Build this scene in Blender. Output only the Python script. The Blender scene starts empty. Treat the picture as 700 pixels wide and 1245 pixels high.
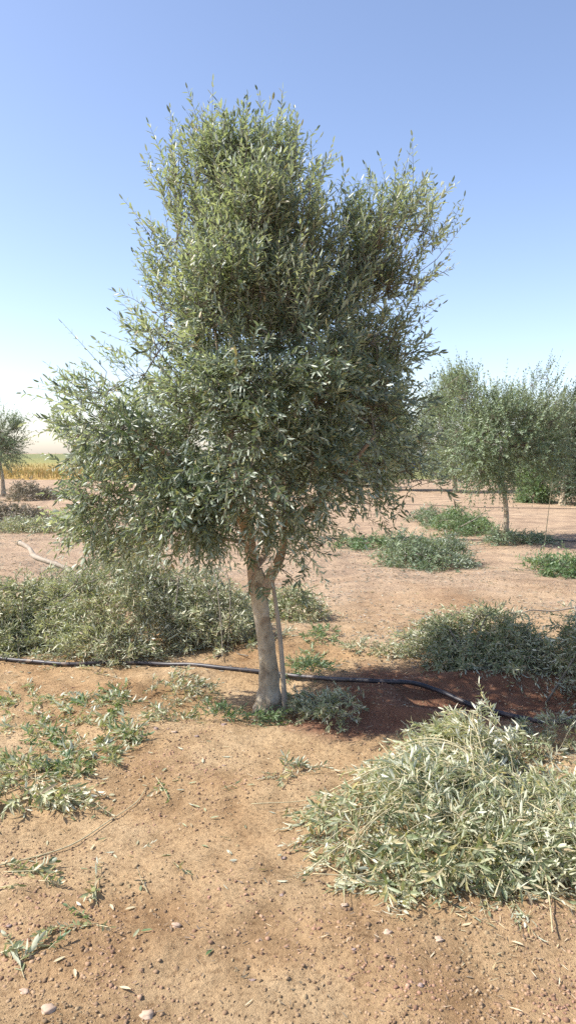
import bpy, math
import numpy as np
from mathutils import Vector

# ------------------------------------------------------------------ camera, sky, sun, exposure
scene = bpy.context.scene
C = scene.collection
CAM_H, PITCH, F = 1.6, math.radians(4.35), 940.0
cam_data = bpy.data.cameras.new('camera')
cam_data.sensor_fit = 'AUTO'
cam_data.angle = 2 * math.atan(622.5 / F)
cam_data.clip_start = 0.05
cam_data.clip_end = 6000
cam = bpy.data.objects.new('camera', cam_data)
cam.location = (0, 0, CAM_H)
cam.rotation_euler = (math.radians(90) - PITCH, 0, 0)
C.objects.link(cam)
scene.camera = cam

SUN_EL, SUN_AZ = math.radians(48), math.radians(3)      # azimuth: from -X, turned towards the camera
sun_dir = Vector((-math.cos(SUN_AZ) * math.cos(SUN_EL), -math.sin(SUN_AZ) * math.cos(SUN_EL), math.sin(SUN_EL)))
world = bpy.data.worlds.new('World')
scene.world = world
world.use_nodes = True
wn = world.node_tree.nodes
bg = wn['Background']
sky = wn.new('ShaderNodeTexSky')
sky.sky_type = 'NISHITA'
sky.sun_disc = False
sky.sun_elevation = SUN_EL
sky.sun_rotation = math.atan2(sun_dir.x, sun_dir.y)
sky.altitude = 1200
sky.air_density = 1.0
sky.dust_density = 2.6
sky.ozone_density = 2.0
tint = wn.new('ShaderNodeMix'); tint.data_type = 'RGBA'; tint.blend_type = 'MULTIPLY'
tint.inputs[0].default_value = 1; tint.inputs[7].default_value = (1.08, .985, .975, 1)
world.node_tree.links.new(sky.outputs[0], tint.inputs[6]); world.node_tree.links.new(tint.outputs[2], bg.inputs[0])
bg.inputs[1].default_value = 0.135
sd = bpy.data.lights.new('sun', 'SUN')
sd.energy = 4.2
sd.angle = math.radians(0.5)
sd.color = (1.0, 0.955, 0.89)
sun = bpy.data.objects.new('sun', sd)
sun.rotation_euler = sun_dir.to_track_quat('Z', 'Y').to_euler()
sun.location = (0, 0, 20)
C.objects.link(sun)
vs = scene.view_settings
vs.view_transform = 'Standard'
vs.look = 'None'
vs.gamma = 1
vs.exposure = 1.0
vs.use_curve_mapping = False
scene.render.engine = 'CYCLES'
scene.cycles.max_bounces = 6
scene.cycles.use_denoising = False
scene.cycles.transparent_max_bounces = 8

# ------------------------------------------------------------------ helpers
def nrm(a):
    return a / np.maximum(np.linalg.norm(a, axis=-1, keepdims=True), 1e-9)

def hash2(ix, iy, seed):
    h = (ix.astype(np.int64) * 374761393 + iy.astype(np.int64) * 668265263 + seed * 974634777) & 0xffffffff
    h = ((h ^ (h >> 13)) * 1274126177) & 0xffffffff
    return ((h ^ (h >> 16)) & 0xffff) / 65535.0

def vnoise(x, y, seed=0):
    x = np.asarray(x, float); y = np.asarray(y, float)
    ix = np.floor(x); iy = np.floor(y)
    fx = x - ix; fy = y - iy
    fx = fx * fx * (3 - 2 * fx); fy = fy * fy * (3 - 2 * fy)
    a = hash2(ix, iy, seed); b = hash2(ix + 1, iy, seed); c = hash2(ix, iy + 1, seed); d = hash2(ix + 1, iy + 1, seed)
    return (a * (1 - fx) + b * fx) * (1 - fy) + (c * (1 - fx) + d * fx) * fy - 0.5

def fbm(x, y, freq, octv, seed=0):
    s = 0; amp = 1.0
    for k in range(octv):
        s = s + amp * vnoise(x * freq, y * freq, seed + k)
        freq *= 2.03; amp *= 0.5
    return s

def ray(px, py):
    xr = (px - 350.0) / F; up = -(py - 622.5) / F
    return np.array([xr, math.cos(PITCH) + up * math.sin(PITCH), up * math.cos(PITCH) - math.sin(PITCH)])

def at(px, py, Y):
    r = ray(px, py); return np.array([0, 0, CAM_H]) + r * (Y / r[1])

def gp(px, py):
    r = ray(px, py); return np.array([0, 0, CAM_H]) + r * (CAM_H / -r[2])

TX, TY = gp(326, 856)[:2]         # foot of the big olive tree

def gz(x, y):
    """height of the ground"""
    x = np.asarray(x, float); y = np.asarray(y, float)
    near = np.clip((14 - y) / 8, 0, 1) * np.clip((6 - np.abs(x)) / 2, 0, 1)
    z = 0.10 * fbm(x, y, 0.35, 3, 3) + 0.035 * fbm(x, y, 1.6, 3, 11)
    z = z + near * (0.020 * fbm(x, y, 6.0, 3, 31) + 0.008 * fbm(x, y, 26.0, 2, 41))
    # watering basin: shallow bowl and its raised rim
    wob = 0.12 * vnoise(x * 2.3, y * 2.3, 77)
    r = np.hypot((x - (TX - 0.22)) / 0.82, (y - (TY + 0.02)) / 0.66) + wob
    z = z - 0.045 * np.exp(-(r / 0.75) ** 4) + (0.018 + .03 * np.clip((y - TY + .25) / .3, 0, 1)) * np.exp(-((r - 1.05) / 0.22) ** 2)
    # dug hollow with loose soil, right
    r2 = np.hypot((x - 1.45) / 0.75, (y - 4.75) / 0.42) + 1.2 * wob
    z = z - 0.07 * np.exp(-(r2 / 0.85) ** 4) + 0.06 * np.exp(-((r2 - 1.15) / 0.22) ** 2)
    return z * np.clip(1.6 - y / 300, 0.0, 1)

def fast_mesh(name, V, faces):
    """faces: list of (n,k) index arrays (optional material index given as tuple)"""
    me = bpy.data.meshes.new(name)
    V = np.asarray(V, np.float32).reshape(-1, 3)
    me.vertices.add(len(V)); me.vertices.foreach_set('co', V.ravel())
    idx = np.concatenate([f.ravel() for f in faces]).astype(np.int32)
    tot = np.concatenate([np.full(len(f), f.shape[1]) for f in faces]).astype(np.int32)
    start = np.concatenate([[0], np.cumsum(tot)[:-1]]).astype(np.int32)
    me.loops.add(len(idx)); me.loops.foreach_set('vertex_index', idx)
    me.polygons.add(len(tot)); me.polygons.foreach_set('loop_start', start); me.polygons.foreach_set('loop_total', tot)
    me.update(calc_edges=True)
    return me

def mesh_obj(name, V, faces, mat, parent=None, loc=None, smooth=False):
    V = np.asarray(V, float).reshape(-1, 3)
    off = np.array(parent['_loc']) if parent is not None else (np.array(loc) if loc is not None else np.zeros(3))
    me = fast_mesh(name, V - off, faces)
    me.materials.append(mat)
    if smooth:
        me.polygons.foreach_set('use_smooth', np.ones(len(me.polygons), bool))
    o = bpy.data.objects.new(name, me); C.objects.link(o)
    if parent is not None:
        o.parent = parent
        o['_loc'] = [float(v) for v in off]
    else:
        o.location = off
        o['_loc'] = [float(v) for v in off]
    return o

def tag(o, label=None, cat=None, group=None, kind=None):
    if label: o['label'] = label
    if cat: o['category'] = cat
    if group: o['group'] = group
    if kind: o['kind'] = kind
    return o

def thing(name, label, cat, loc, group=None):
    o = bpy.data.objects.new(name, None); C.objects.link(o)
    o.location = [float(v) for v in loc]; o['_loc'] = [float(v) for v in loc]
    o.empty_display_size = 0.1
    return tag(o, label, cat, group)

def frames(T):
    ref = np.where(np.abs(T[..., 2:3]) > 0.9, np.array([1.0, 0, 0]), np.array([0, 0, 1.0]))
    u = nrm(np.cross(T, ref)); v = np.cross(T, u)
    return u, v

def edge_tubes(A, B, ra, rb, sides=4):
    """separate tapered tubes A->B; returns V, faces"""
    n = len(A); T = nrm(B - A); u, v = frames(T)
    ang = np.arange(sides) * 2 * math.pi / sides
    cs, sn = np.cos(ang)[None, :, None], np.sin(ang)[None, :, None]
    ring = u[:, None] * cs + v[:, None] * sn
    VA = A[:, None] + ring * np.asarray(ra).reshape(-1, 1, 1); VB = B[:, None] + ring * np.asarray(rb).reshape(-1, 1, 1)
    V = np.concatenate([VA, VB], 1).reshape(-1, 3)
    k = np.arange(sides); k2 = (k + 1) % sides
    quad = np.stack([k, k2, k2 + sides, k + sides], 1)
    Fc = (quad[None] + (np.arange(n) * 2 * sides)[:, None, None]).reshape(-1, 4)
    return V, Fc

def tube(path, radii, sides=12, rough=0.0, seed=0, sub=8, bumps=3.0):
    """smooth tapered tube through the path (Catmull-Rom), capped"""
    P = np.asarray(path, float); R = np.asarray(radii, float)
    Pe = np.vstack([2 * P[0] - P[1], P, 2 * P[-1] - P[-2]]); Re = np.concatenate([[R[0]], R, [R[-1]]])
    pts, rs = [], []
    for i in range(len(P) - 1):
        for s in range(sub):
            t = s / sub
            p0, p1, p2, p3 = Pe[i:i + 4]
            pts.append(0.5 * ((2 * p1) + (-p0 + p2) * t + (2 * p0 - 5 * p1 + 4 * p2 - p3) * t * t + (-p0 + 3 * p1 - 3 * p2 + p3) * t ** 3))
            tt = t * t * (3 - 2 * t); rs.append(R[i] * (1 - tt) + R[i + 1] * tt)
    pts.append(P[-1]); rs.append(R[-1])
    pts = np.array(pts); rs = np.array(rs); n = len(pts)
    T = nrm(np.gradient(pts, axis=0))
    u = frames(T[:1])[0][0]; V = []
    L = np.concatenate([[0], np.cumsum(np.linalg.norm(np.diff(pts, axis=0), axis=1))])
    for i in range(n):
        u = u - T[i] * u.dot(T[i]); u /= np.linalg.norm(u); v = np.cross(T[i], u)
        a = np.arange(sides) * 2 * math.pi / sides
        rr = rs[i] * (1 + rough * (1.3 * vnoise(np.cos(a) * bumps * .5 + 9, np.sin(a) * bumps * .5 + L[i] * bumps, seed)
                                   + 0.8 * vnoise(np.cos(a) * 2.2 + 5, np.sin(a) * 2.2 + L[i] * 13, seed + 5)))
        V.append(pts[i] + u * (np.cos(a) * rr)[:, None] + v * (np.sin(a) * rr)[:, None])
    V = np.concatenate(V + [pts[:1], pts[-1:]])
    k = np.arange(sides); k2 = (k + 1) % sides
    q = np.stack([k, k2, k2 + sides, k + sides], 1)
    quads = (q[None] + (np.arange(n - 1) * sides)[:, None, None]).reshape(-1, 4)
    c0, c1 = n * sides, n * sides + 1
    tris = np.concatenate([np.stack([k2, k, np.full(sides, c0)], 1), np.stack([k + (n - 1) * sides, k2 + (n - 1) * sides, np.full(sides, c1)], 1)])
    return V, [quads, tris]

def merge(parts):
    Vs, Fs, off = [], [], 0
    for V, fs in parts:
        Vs.append(V); Fs += [f + off for f in (fs if isinstance(fs, list) else [fs])]; off += len(V)
    return np.concatenate(Vs), Fs

def leaf_mesh(B, D, N, L, W, rng, curl=0.18):
    """lance-shaped leaves: base B, direction D, upper face N, length L, half width W"""
    n = len(B); D = nrm(D); N = nrm(N - D * (N * D).sum(1, keepdims=True)); S = np.cross(N, D)
    L = L[:, None]; W = W[:, None]; cu = rng.uniform(-0.4, 1.0, (n, 1)) * curl
    def p(t, w, dz=0):
        return B + D * (L * t) + S * (W * w) - N * (cu * L * t * t) + N * (dz * W)
    V = np.stack([p(0, 0), p(.3, .9, .25), p(.3, -.9, .25), p(.68, .85, .25), p(.68, -.85, .25), p(1, 0), p(.3, 0, -.1), p(.68, 0, -.1)], 1).reshape(-1, 3)
    o = (np.arange(n) * 8)[:, None, None]
    tri = (np.array([[0, 6, 1], [0, 2, 6], [3, 7, 5], [7, 4, 5]])[None] + o).reshape(-1, 3)
    quad = (np.array([[1, 6, 7, 3], [6, 2, 4, 7]])[None] + o).reshape(-1, 4)
    return V, [tri, quad]

def shoots(P, D, L, K, leafL, leafW, rng, bend=None, spread=0.85, bare=0.12, r=0.0022, curl=.18):
    """leafy shoots with opposite pairs of leaves; returns (leaves, stems) geometry"""
    n = len(P); D = nrm(D); L = np.broadcast_to(L, (n,)).astype(float)
    bend = np.zeros((n, 3)) if bend is None else bend
    t = bare + (1 - bare) * (np.arange(K) + 0.3) / K
    pos = P[:, None] + (D[:, None] * t[None, :, None] + bend[:, None] * (t ** 2)[None, :, None]) * L[:, None, None]
    tan = nrm(D[:, None] + 2 * bend[:, None] * t[None, :, None])
    u, v = frames(tan)
    phi = rng.uniform(0, 2 * math.pi, (n, 1)) + (np.arange(K) * math.pi / 2)[None] + rng.normal(0, .3, (n, K))
    lb, ld, ln, ll = [], [], [], []
    size = rng.uniform(.55, 1.2, (n, 1)) * (0.55 + 0.45 * np.sin(math.pi * np.clip(t * .9 + .1, 0, 1)))[None]
    for s in (0, math.pi):
        f = phi + s
        rad = u * np.cos(f)[..., None] + v * np.sin(f)[..., None]
        a = spread * rng.uniform(.65, 1.25, (n, K))[..., None]
        d = tan * np.cos(a) + rad * np.sin(a) + rng.normal(0, .13, (n, K, 3)); d[..., 2] -= .08
        nn = tan * 1.0 + rng.normal(0, .22, (n, K, 3)); nn[..., 2] += .25
        keep = rng.random((n, K)) < 0.92
        lb.append(pos[keep]); ld.append(d[keep]); ln.append(nn[keep]); ll.append((size * rng.uniform(.75, 1.2, (n, K)))[keep])
    tip = P + (D + bend) * L[:, None]
    lb.append(tip); ld.append(nrm(D + 2 * bend) + rng.normal(0, .15, (n, 3))); ln.append(rng.normal(0, 1, (n, 3))); ll.append(rng.uniform(.55, .8, n))
    lb, ld, ln, ll = map(np.concatenate, (lb, ld, ln, ll))
    leaves = leaf_mesh(lb, ld, ln, ll * leafL, ll ** .5 * leafW * rng.uniform(.6, 1.2, len(ll)), rng, curl)
    ts = np.array([0, .5, 1.0])
    sp = P[:, None] + (D[:, None] * ts[None, :, None] + bend[:, None] * (ts ** 2)[None, :, None]) * L[:, None, None]
    stems = edge_tubes(sp[:, :-1].reshape(-1, 3), sp[:, 1:].reshape(-1, 3), np.tile([r, r * .7], n), np.tile([r * .7, r * .35], n), 3)
    return leaves, (stems[0], [stems[1]])

# ------------------------------------------------------------------ materials
def new_mat(name):
    m = bpy.data.materials.new(name); m.use_nodes = True
    nt = m.node_tree; nt.nodes.clear()
    return m, nt, nt.nodes, nt.links

def ramp(nodes, stops, interp='LINEAR'):
    r = nodes.new('ShaderNodeValToRGB'); r.color_ramp.interpolation = interp
    el = r.color_ramp.elements
    while len(el) < len(stops): el.new(0.5)
    for e, (p, c) in zip(el, stops):
        e.position = p; e.color = (*c, 1)
    return r

def leaf_mat(name, tops, unders, trans=0.25, rough=0.42, yellow=None, ypos=0.93):
    m, nt, N, Lk = new_mat(name)
    geo = N.new('ShaderNodeNewGeometry')
    rt = ramp(N, [(i / (len(tops) - 1) * .9, c) for i, c in enumerate(tops)] + ([(ypos + .04, yellow)] if yellow else []))
    ru = ramp(N, [(i / max(1, len(unders) - 1), c) for i, c in enumerate(unders)])
    Lk.new(geo.outputs['Random Per Island'], rt.inputs[0]); Lk.new(geo.outputs['Random Per Island'], ru.inputs[0])
    tc = N.new('ShaderNodeTexCoord'); nz = N.new('ShaderNodeTexNoise'); nz.inputs['Scale'].default_value = 2.6; nz.inputs['Detail'].default_value = 3
    Lk.new(tc.outputs['Object'], nz.inputs['Vector'])
    mx = N.new('ShaderNodeMix'); mx.data_type = 'RGBA'
    Lk.new(geo.outputs['Backfacing'], mx.inputs[0]); Lk.new(rt.outputs[0], mx.inputs[6]); Lk.new(ru.outputs[0], mx.inputs[7])
    hs = N.new('ShaderNodeHueSaturation')
    mr = N.new('ShaderNodeMapRange'); mr.inputs[1].default_value = .3; mr.inputs[2].default_value = .7; mr.inputs[3].default_value = .8; mr.inputs[4].default_value = 1.25
    mh = N.new('ShaderNodeMapRange'); mh.inputs[1].default_value = .3; mh.inputs[2].default_value = .7; mh.inputs[3].default_value = .525; mh.inputs[4].default_value = .478
    Lk.new(nz.outputs[0], mr.inputs[0]); Lk.new(nz.outputs[0], mh.inputs[0])
    Lk.new(mr.outputs[0], hs.inputs['Value']); Lk.new(mh.outputs[0], hs.inputs['Hue']); Lk.new(mx.outputs[2], hs.inputs['Color'])
    p = N.new('ShaderNodeBsdfPrincipled'); p.inputs['Roughness'].default_value = rough
    p.inputs['Specular IOR Level'].default_value = 0.5
    Lk.new(hs.outputs[0], p.inputs['Base Color'])
    tr = N.new('ShaderNodeBsdfTranslucent')
    g = N.new('ShaderNodeMix'); g.data_type = 'RGBA'; g.blend_type = 'MULTIPLY'; g.inputs[0].default_value = 1; g.inputs[7].default_value = (1.15, 1.25, .5, 1)
    Lk.new(hs.outputs[0], g.inputs[6]); Lk.new(g.outputs[2], tr.inputs[0])
    ms = N.new('ShaderNodeMixShader'); ms.inputs[0].default_value = trans
    out = N.new('ShaderNodeOutputMaterial')
    Lk.new(p.outputs[0], ms.inputs[1]); Lk.new(tr.outputs[0], ms.inputs[2]); Lk.new(ms.outputs[0], out.inputs[0])
    return m

def rough_mat(name, stops, scale=20, bump=.3, dist=.01, rough=.9, detail=6, stretch=(1, 1, 1), spec=.2, spots=None):
    m, nt, N, Lk = new_mat(name)
    tc = N.new('ShaderNodeTexCoord'); mp = N.new('ShaderNodeMapping'); mp.inputs['Scale'].default_value = stretch
    Lk.new(tc.outputs['Object'], mp.inputs[0])
    nz = N.new('ShaderNodeTexNoise'); nz.inputs['Scale'].default_value = scale; nz.inputs['Detail'].default_value = detail; nz.inputs['Roughness'].default_value = .62
    Lk.new(mp.outputs[0], nz.inputs['Vector'])
    r = ramp(N, stops); Lk.new(nz.outputs[0], r.inputs[0])
    b = N.new('ShaderNodeBump'); b.inputs['Strength'].default_value = bump; b.inputs['Distance'].default_value = dist
    Lk.new(nz.outputs[0], b.inputs['Height'])
    p = N.new('ShaderNodeBsdfPrincipled'); p.inputs['Roughness'].default_value = rough; p.inputs['Specular IOR Level'].default_value = spec
    col = r.outputs[0]
    if spots:
        n2 = N.new('ShaderNodeTexNoise'); n2.inputs['Scale'].default_value = spots[0]; n2.inputs['Detail'].default_value = 3
        Lk.new(tc.outputs['Object'], n2.inputs['Vector'])
        r2 = ramp(N, [(spots[1], (0, 0, 0)), (spots[1] + .08, (1, 1, 1))]); Lk.new(n2.outputs[0], r2.inputs[0])
        mx = N.new('ShaderNodeMix'); mx.data_type = 'RGBA'; mx.inputs[7].default_value = (*spots[2], 1)
        Lk.new(r2.outputs[0], mx.inputs[0]); Lk.new(col, mx.inputs[6]); col = mx.outputs[2]
    Lk.new(col, p.inputs['Base Color']); Lk.new(b.outputs[0], p.inputs['Normal'])
    out = N.new('ShaderNodeOutputMaterial'); Lk.new(p.outputs[0], out.inputs[0])
    return m

M = {}
M['leaf'] = leaf_mat('olive_leaf', [(.085, .116, .074), (.148, .184, .120), (.232, .272, .190)], [(.34, .39, .30), (.54, .58, .48)], .26, .40, (.34, .29, .16), .93)
M['leaf_far'] = leaf_mat('olive_leaf_grey', [(.12, .165, .09), (.18, .235, .13), (.25, .31, .185)], [(.22, .26, .19), (.30, .34, .26)], .25, .5)
M['leaf_dark'] = leaf_mat('dark_leaf', [(.035, .06, .028), (.06, .09, .04)], [(.10, .13, .08), (.14, .17, .11)], .2, .5)
M['leaf_cut'] = leaf_mat('drying_olive_leaf', [(.13, .16, .08), (.25, .28, .15), (.36, .37, .23), (.42, .34, .22)], [(.40, .42, .30), (.66, .65, .51)], .22, .45, (.42, .36, .16), .90)
M['leaf_pile'] = leaf_mat('cut_olive_leaf', [(.16, .19, .095), (.25, .28, .15), (.36, .37, .22), (.42, .36, .24)], [(.42, .44, .31), (.60, .59, .46)], .2, .45, (.36, .28, .17), .88)
M['leaf_green'] = leaf_mat('fresh_green_leaf', [(.075, .13, .05), (.12, .19, .075), (.18, .25, .11)], [(.2, .28, .15), (.26, .33, .2)], .3, .5)
M['leaf_dry'] = leaf_mat('dry_grey_leaf', [(.13, .11, .075), (.20, .17, .12), (.27, .23, .16)], [(.24, .21, .16), (.32, .28, .21)], .1, .7)
M['straw'] = leaf_mat('straw', [(.42, .33, .19), (.52, .43, .26), (.60, .50, .34)], [(.45, .37, .24), (.55, .46, .32)], .1, .6)
M['bark_bits'] = leaf_mat('bark_bits', [(.10, .07, .045), (.18, .13, .085), (.26, .19, .12)], [(.12, .09, .06), (.2, .15, .1)], 0, .9)
M['crop'] = leaf_mat('crop_stalk', [(.34, .23, .09), (.40, .28, .12), (.32, .27, .11)], [(.36, .25, .10), (.40, .29, .13)], .2, .6)
M['bark'] = rough_mat('olive_bark', [(.34, (.20, .15, .10)), (.45, (.39, .32, .22)), (.55, (.47, .395, .28)), (.66, (.57, .50, .38))], 12, 1.0, .035, .85, 9, (1, 1, .45), .2, (6, .56, (.27, .20, .13)))
M['bark_bounce'] = rough_mat('shaded_limb_bark', [(.25, (.22, .15, .10)), (.5, (.38, .28, .20)), (.75, (.46, .36, .27))], 9, .5, .02, .85, 8, (1, 1, .5))  # limbs: crown shade and warm bounce light put into the bark colour
M['twig'] = rough_mat('twig_bark', [(.3, (.13, .11, .085)), (.7, (.25, .22, .17))], 30, .2, .003)
M['stem_pale'] = rough_mat('pale_stem', [(.3, (.36, .31, .17)), (.7, (.54, .48, .31))], 30, .2, .003, .6)
M['stem_cut'] = rough_mat('cut_branch_bark', [(.3, (.27, .22, .16)), (.7, (.44, .38, .30))], 25, .4, .006, .8)
M['sawn'] = rough_mat('sawn_wood', [(.3, (.62, .50, .33)), (.7, (.74, .63, .46))], 40, .2, .002, .7)
M['stake'] = rough_mat('stake_wood', [(.3, (.28, .23, .17)), (.7, (.42, .36, .28))], 14, .3, .004, .8, 6, (1, 1, .2))
M['pipe'] = rough_mat('black_pipe', [(.35, (.020, .018, .022)), (.7, (.055, .048, .050))], 12, .1, .002, .45, 4, (1, 1, 1), .5, (9, .58, (.15, .11, .08)))
M['stone'] = rough_mat('stone', [(.3, (.20, .145, .125)), (.7, (.36, .27, .23))], 22, .5, .004, .85)
M['stone_pale'] = rough_mat('pale_stone', [(.3, (.38, .27, .19)), (.7, (.50, .38, .28))], 22, .5, .004, .85)

def ground_mat():
    m, nt, N, Lk = new_mat('sandy_soil')
    tc = N.new('ShaderNodeTexCoord'); V = tc.outputs['Object']
    def noise(s, d, r=.6):
        n = N.new('ShaderNodeTexNoise'); n.inputs['Scale'].default_value = s; n.inputs['Detail'].default_value = d; n.inputs['Roughness'].default_value = r
        Lk.new(V, n.inputs['Vector']); return n.outputs[0]
    def mix(f, a, b, mode='MIX'):
        x = N.new('ShaderNodeMix'); x.data_type = 'RGBA'; x.blend_type = mode
        for s, val in ((0, f), (6, a), (7, b)):
            if isinstance(val, (int, float)): x.inputs[s].default_value = val
            elif isinstance(val, tuple): x.inputs[s].default_value = (*val, 1)
            else: Lk.new(val, x.inputs[s])
        return x.outputs[2]
    def math_(op, a, b=None, c=None):
        x = N.new('ShaderNodeMath'); x.operation = op
        for i, val in enumerate((a, b, c)):
            if val is None: continue
            if isinstance(val, (int, float)): x.inputs[i].default_value = val
            else: Lk.new(val, x.inputs[i])
        return x.outputs[0]
    big = noise(.9, 5); mid = noise(7, 6); fine = noise(48, 7, .75); grit = noise(220, 3, .6)
    base = ramp(N, [(.34, (.29, .178, .090)), (.45, (.385, .257, .138)), (.55, (.44, .31, .175)), (.66, (.515, .38, .23))]); Lk.new(big, base.inputs[0])
    col = base.outputs[0]
    rm = ramp(N, [(.30, (.66, .63, .60)), (.5, (1, 1, 1)), (.72, (1.16, 1.15, 1.14))]); Lk.new(mid, rm.inputs[0])
    col = mix(.8, col, rm.outputs[0], 'MULTIPLY')
    rf = ramp(N, [(.38, (.50, .45, .42)), (.47, (.95, .95, .94)), (.62, (1.15, 1.15, 1.14))]); Lk.new(fine, rf.inputs[0])  # dark end paints shade into the small pits of the bump
    col = mix(.75, col, rf.outputs[0], 'MULTIPLY')
    # greyer, pinker trampled soil with litter beyond six metres, broken by noise
    sx = N.new('ShaderNodeSeparateXYZ'); Lk.new(V, sx.inputs[0])
    far = N.new('ShaderNodeMapRange'); far.inputs[1].default_value = 5.5; far.inputs[2].default_value = 10
    Lk.new(math_('ADD', sx.outputs[1], math_('MULTIPLY', math_('SUBTRACT', big, .5), 7)), far.inputs[0])
    gr = ramp(N, [(.40, (.26, .19, .14)), (.50, (.37, .27, .19)), (.62, (.46, .34, .23))]); Lk.new(noise(1.7, 8, .7), gr.inputs[0])
    grc = mix(.6, gr.outputs[0], rf.outputs[0], 'MULTIPLY')
    col = mix(math_('MULTIPLY', far.outputs[0], .75), col, grc)
    # darker red soil (vertex attribute marks the patch right of the trunk)
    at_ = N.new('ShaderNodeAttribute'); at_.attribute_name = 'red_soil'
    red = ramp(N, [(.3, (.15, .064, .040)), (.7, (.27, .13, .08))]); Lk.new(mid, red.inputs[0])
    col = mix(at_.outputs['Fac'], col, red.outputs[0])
    h = math_('ADD', math_('MULTIPLY', fine, .6), math_('ADD', math_('MULTIPLY', mid, 1.0), math_('MULTIPLY', grit, .22)))
    b = N.new('ShaderNodeBump'); b.inputs['Strength'].default_value = .9; b.inputs['Distance'].default_value = .03; Lk.new(h, b.inputs['Height'])
    p = N.new('ShaderNodeBsdfPrincipled'); p.inputs['Roughness'].default_value = .95; p.inputs['Specular IOR Level'].default_value = .1
    Lk.new(col, p.inputs['Base Color']); Lk.new(b.outputs[0], p.inputs['Normal'])
    out = N.new('ShaderNodeOutputMaterial'); Lk.new(p.outputs[0], out.inputs[0])
    return m

# ------------------------------------------------------------------ the ground and the field
def graded(lo, hi, step, ends, grow=1.12):
    mid = list(np.arange(lo, hi + step / 2, step)); a = []; s = step; v = lo
    while v > ends[0]:
        s *= grow; v -= s; a.append(v)
    b = []; s = step; v = hi
    while v < ends[1]:
        s *= grow; v += s; b.append(v)
    return np.array(a[::-1] + mid + b)

gx = graded(-3.4, 3.4, 0.022, (-2500, 2500)); gy = graded(1.7, 7.2, 0.022, (-300, 4000), 1.07)
X, Y = np.meshgrid(gx, gy)
Z = gz(X, Y)
nx, ny = len(gx), len(gy)
ii = (np.arange(ny - 1)[:, None] * nx + np.arange(nx - 1)[None]).ravel()
gq = np.stack([ii, ii + 1, ii + nx + 1, ii + nx], 1)
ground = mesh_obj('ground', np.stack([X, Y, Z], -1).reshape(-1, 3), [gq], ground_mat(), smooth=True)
tag(ground, kind='structure')
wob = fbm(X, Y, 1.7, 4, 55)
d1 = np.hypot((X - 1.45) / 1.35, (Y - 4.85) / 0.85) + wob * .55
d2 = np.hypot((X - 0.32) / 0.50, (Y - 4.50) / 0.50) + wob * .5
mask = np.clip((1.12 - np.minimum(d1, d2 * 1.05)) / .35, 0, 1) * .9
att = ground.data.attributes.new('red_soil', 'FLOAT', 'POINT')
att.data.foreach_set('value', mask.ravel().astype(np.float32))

# golden crop field on the left horizon, greener far off
rng = np.random.default_rng(5)
fx = np.concatenate([np.linspace(-420, -60, 40), np.linspace(-58, 150, 160)])
fy = np.concatenate([np.linspace(47, 90, 60), 90 * 1.06 ** np.arange(1, 50)])
FX, FY = np.meshgrid(fx, fy)
FZ = 0.28 + 0.10 * fbm(FX, FY, .8, 3, 9) + 0.25 * fbm(FX, FY, .06, 2, 19)
FZ[0] = -0.05; FX = FX + 0; 
jj = (np.arange(len(fy) - 1)[:, None] * len(fx) + np.arange(len(fx) - 1)[None]).ravel()
def field_mat():
    m, nt, N, Lk = new_mat('ripening_crop')
    tc = N.new('ShaderNodeTexCoord'); sx = N.new('ShaderNodeSeparateXYZ'); Lk.new(tc.outputs['Object'], sx.inputs[0])
    nz = N.new('ShaderNodeTexNoise'); nz.inputs['Scale'].default_value = .05; nz.inputs['Detail'].default_value = 6; Lk.new(tc.outputs['Object'], nz.inputs['Vector'])
    ad = N.new('ShaderNodeMath'); ad.operation = 'MULTIPLY_ADD'; ad.inputs[1].default_value = 60; Lk.new(nz.outputs[0], ad.inputs[0]); Lk.new(sx.outputs[1], ad.inputs[2])
    mr = N.new('ShaderNodeMapRange'); mr.inputs[1].default_value = 60; mr.inputs[2].default_value = 260; m3 = N.new('ShaderNodeMapRange'); m3.inputs[1].default_value = -12; m3.inputs[2].default_value = 2; m3.inputs[4].default_value = 140; Lk.new(sx.outputs[0], m3.inputs[0]); a3 = N.new('ShaderNodeMath'); Lk.new(ad.outputs[0], a3.inputs[0]); Lk.new(m3.outputs[0], a3.inputs[1]); Lk.new(a3.outputs[0], mr.inputs[0])
    r = ramp(N, [(0, (.38, .25, .09)), (.16, (.38, .27, .105)), (.4, (.25, .24, .09)), (1, (.19, .20, .09))]); Lk.new(mr.outputs[0], r.inputs[0])
    n2 = N.new('ShaderNodeTexNoise'); n2.inputs['Scale'].default_value = 3; n2.inputs['Detail'].default_value = 5; Lk.new(tc.outputs['Object'], n2.inputs['Vector'])
    b = N.new('ShaderNodeBump'); b.inputs['Distance'].default_value = .3; b.inputs['Strength'].default_value = .6; Lk.new(n2.outputs[0], b.inputs['Height'])
    p = N.new('ShaderNodeBsdfPrincipled'); p.inputs['Roughness'].default_value = .95; p.inputs['Specular IOR Level'].default_value = .1
    Lk.new(r.outputs[0], p.inputs['Base Color']); Lk.new(b.outputs[0], p.inputs['Normal'])
    out = N.new('ShaderNodeOutputMaterial'); Lk.new(p.outputs[0], out.inputs[0]); return m
tag(mesh_obj('field', np.stack([FX, FY, FZ], -1).reshape(-1, 3), [np.stack([jj, jj + 1, jj + len(fx) + 1, jj + len(fx)], 1)], field_mat(), smooth=True), kind='structure')
n = 26000
bx = rng.uniform(-75, -4, n); by = 46.6 + rng.exponential(9, n)
B = np.stack([bx, by, np.full(n, .05)], 1); D = rng.normal(0, .18, (n, 3)); D[:, 2] = 1
V, Fc = leaf_mesh(B, D, rng.normal(0, 1, (n, 3)), rng.uniform(.32, .6, n), rng.uniform(.015, .035, n), rng)
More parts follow.
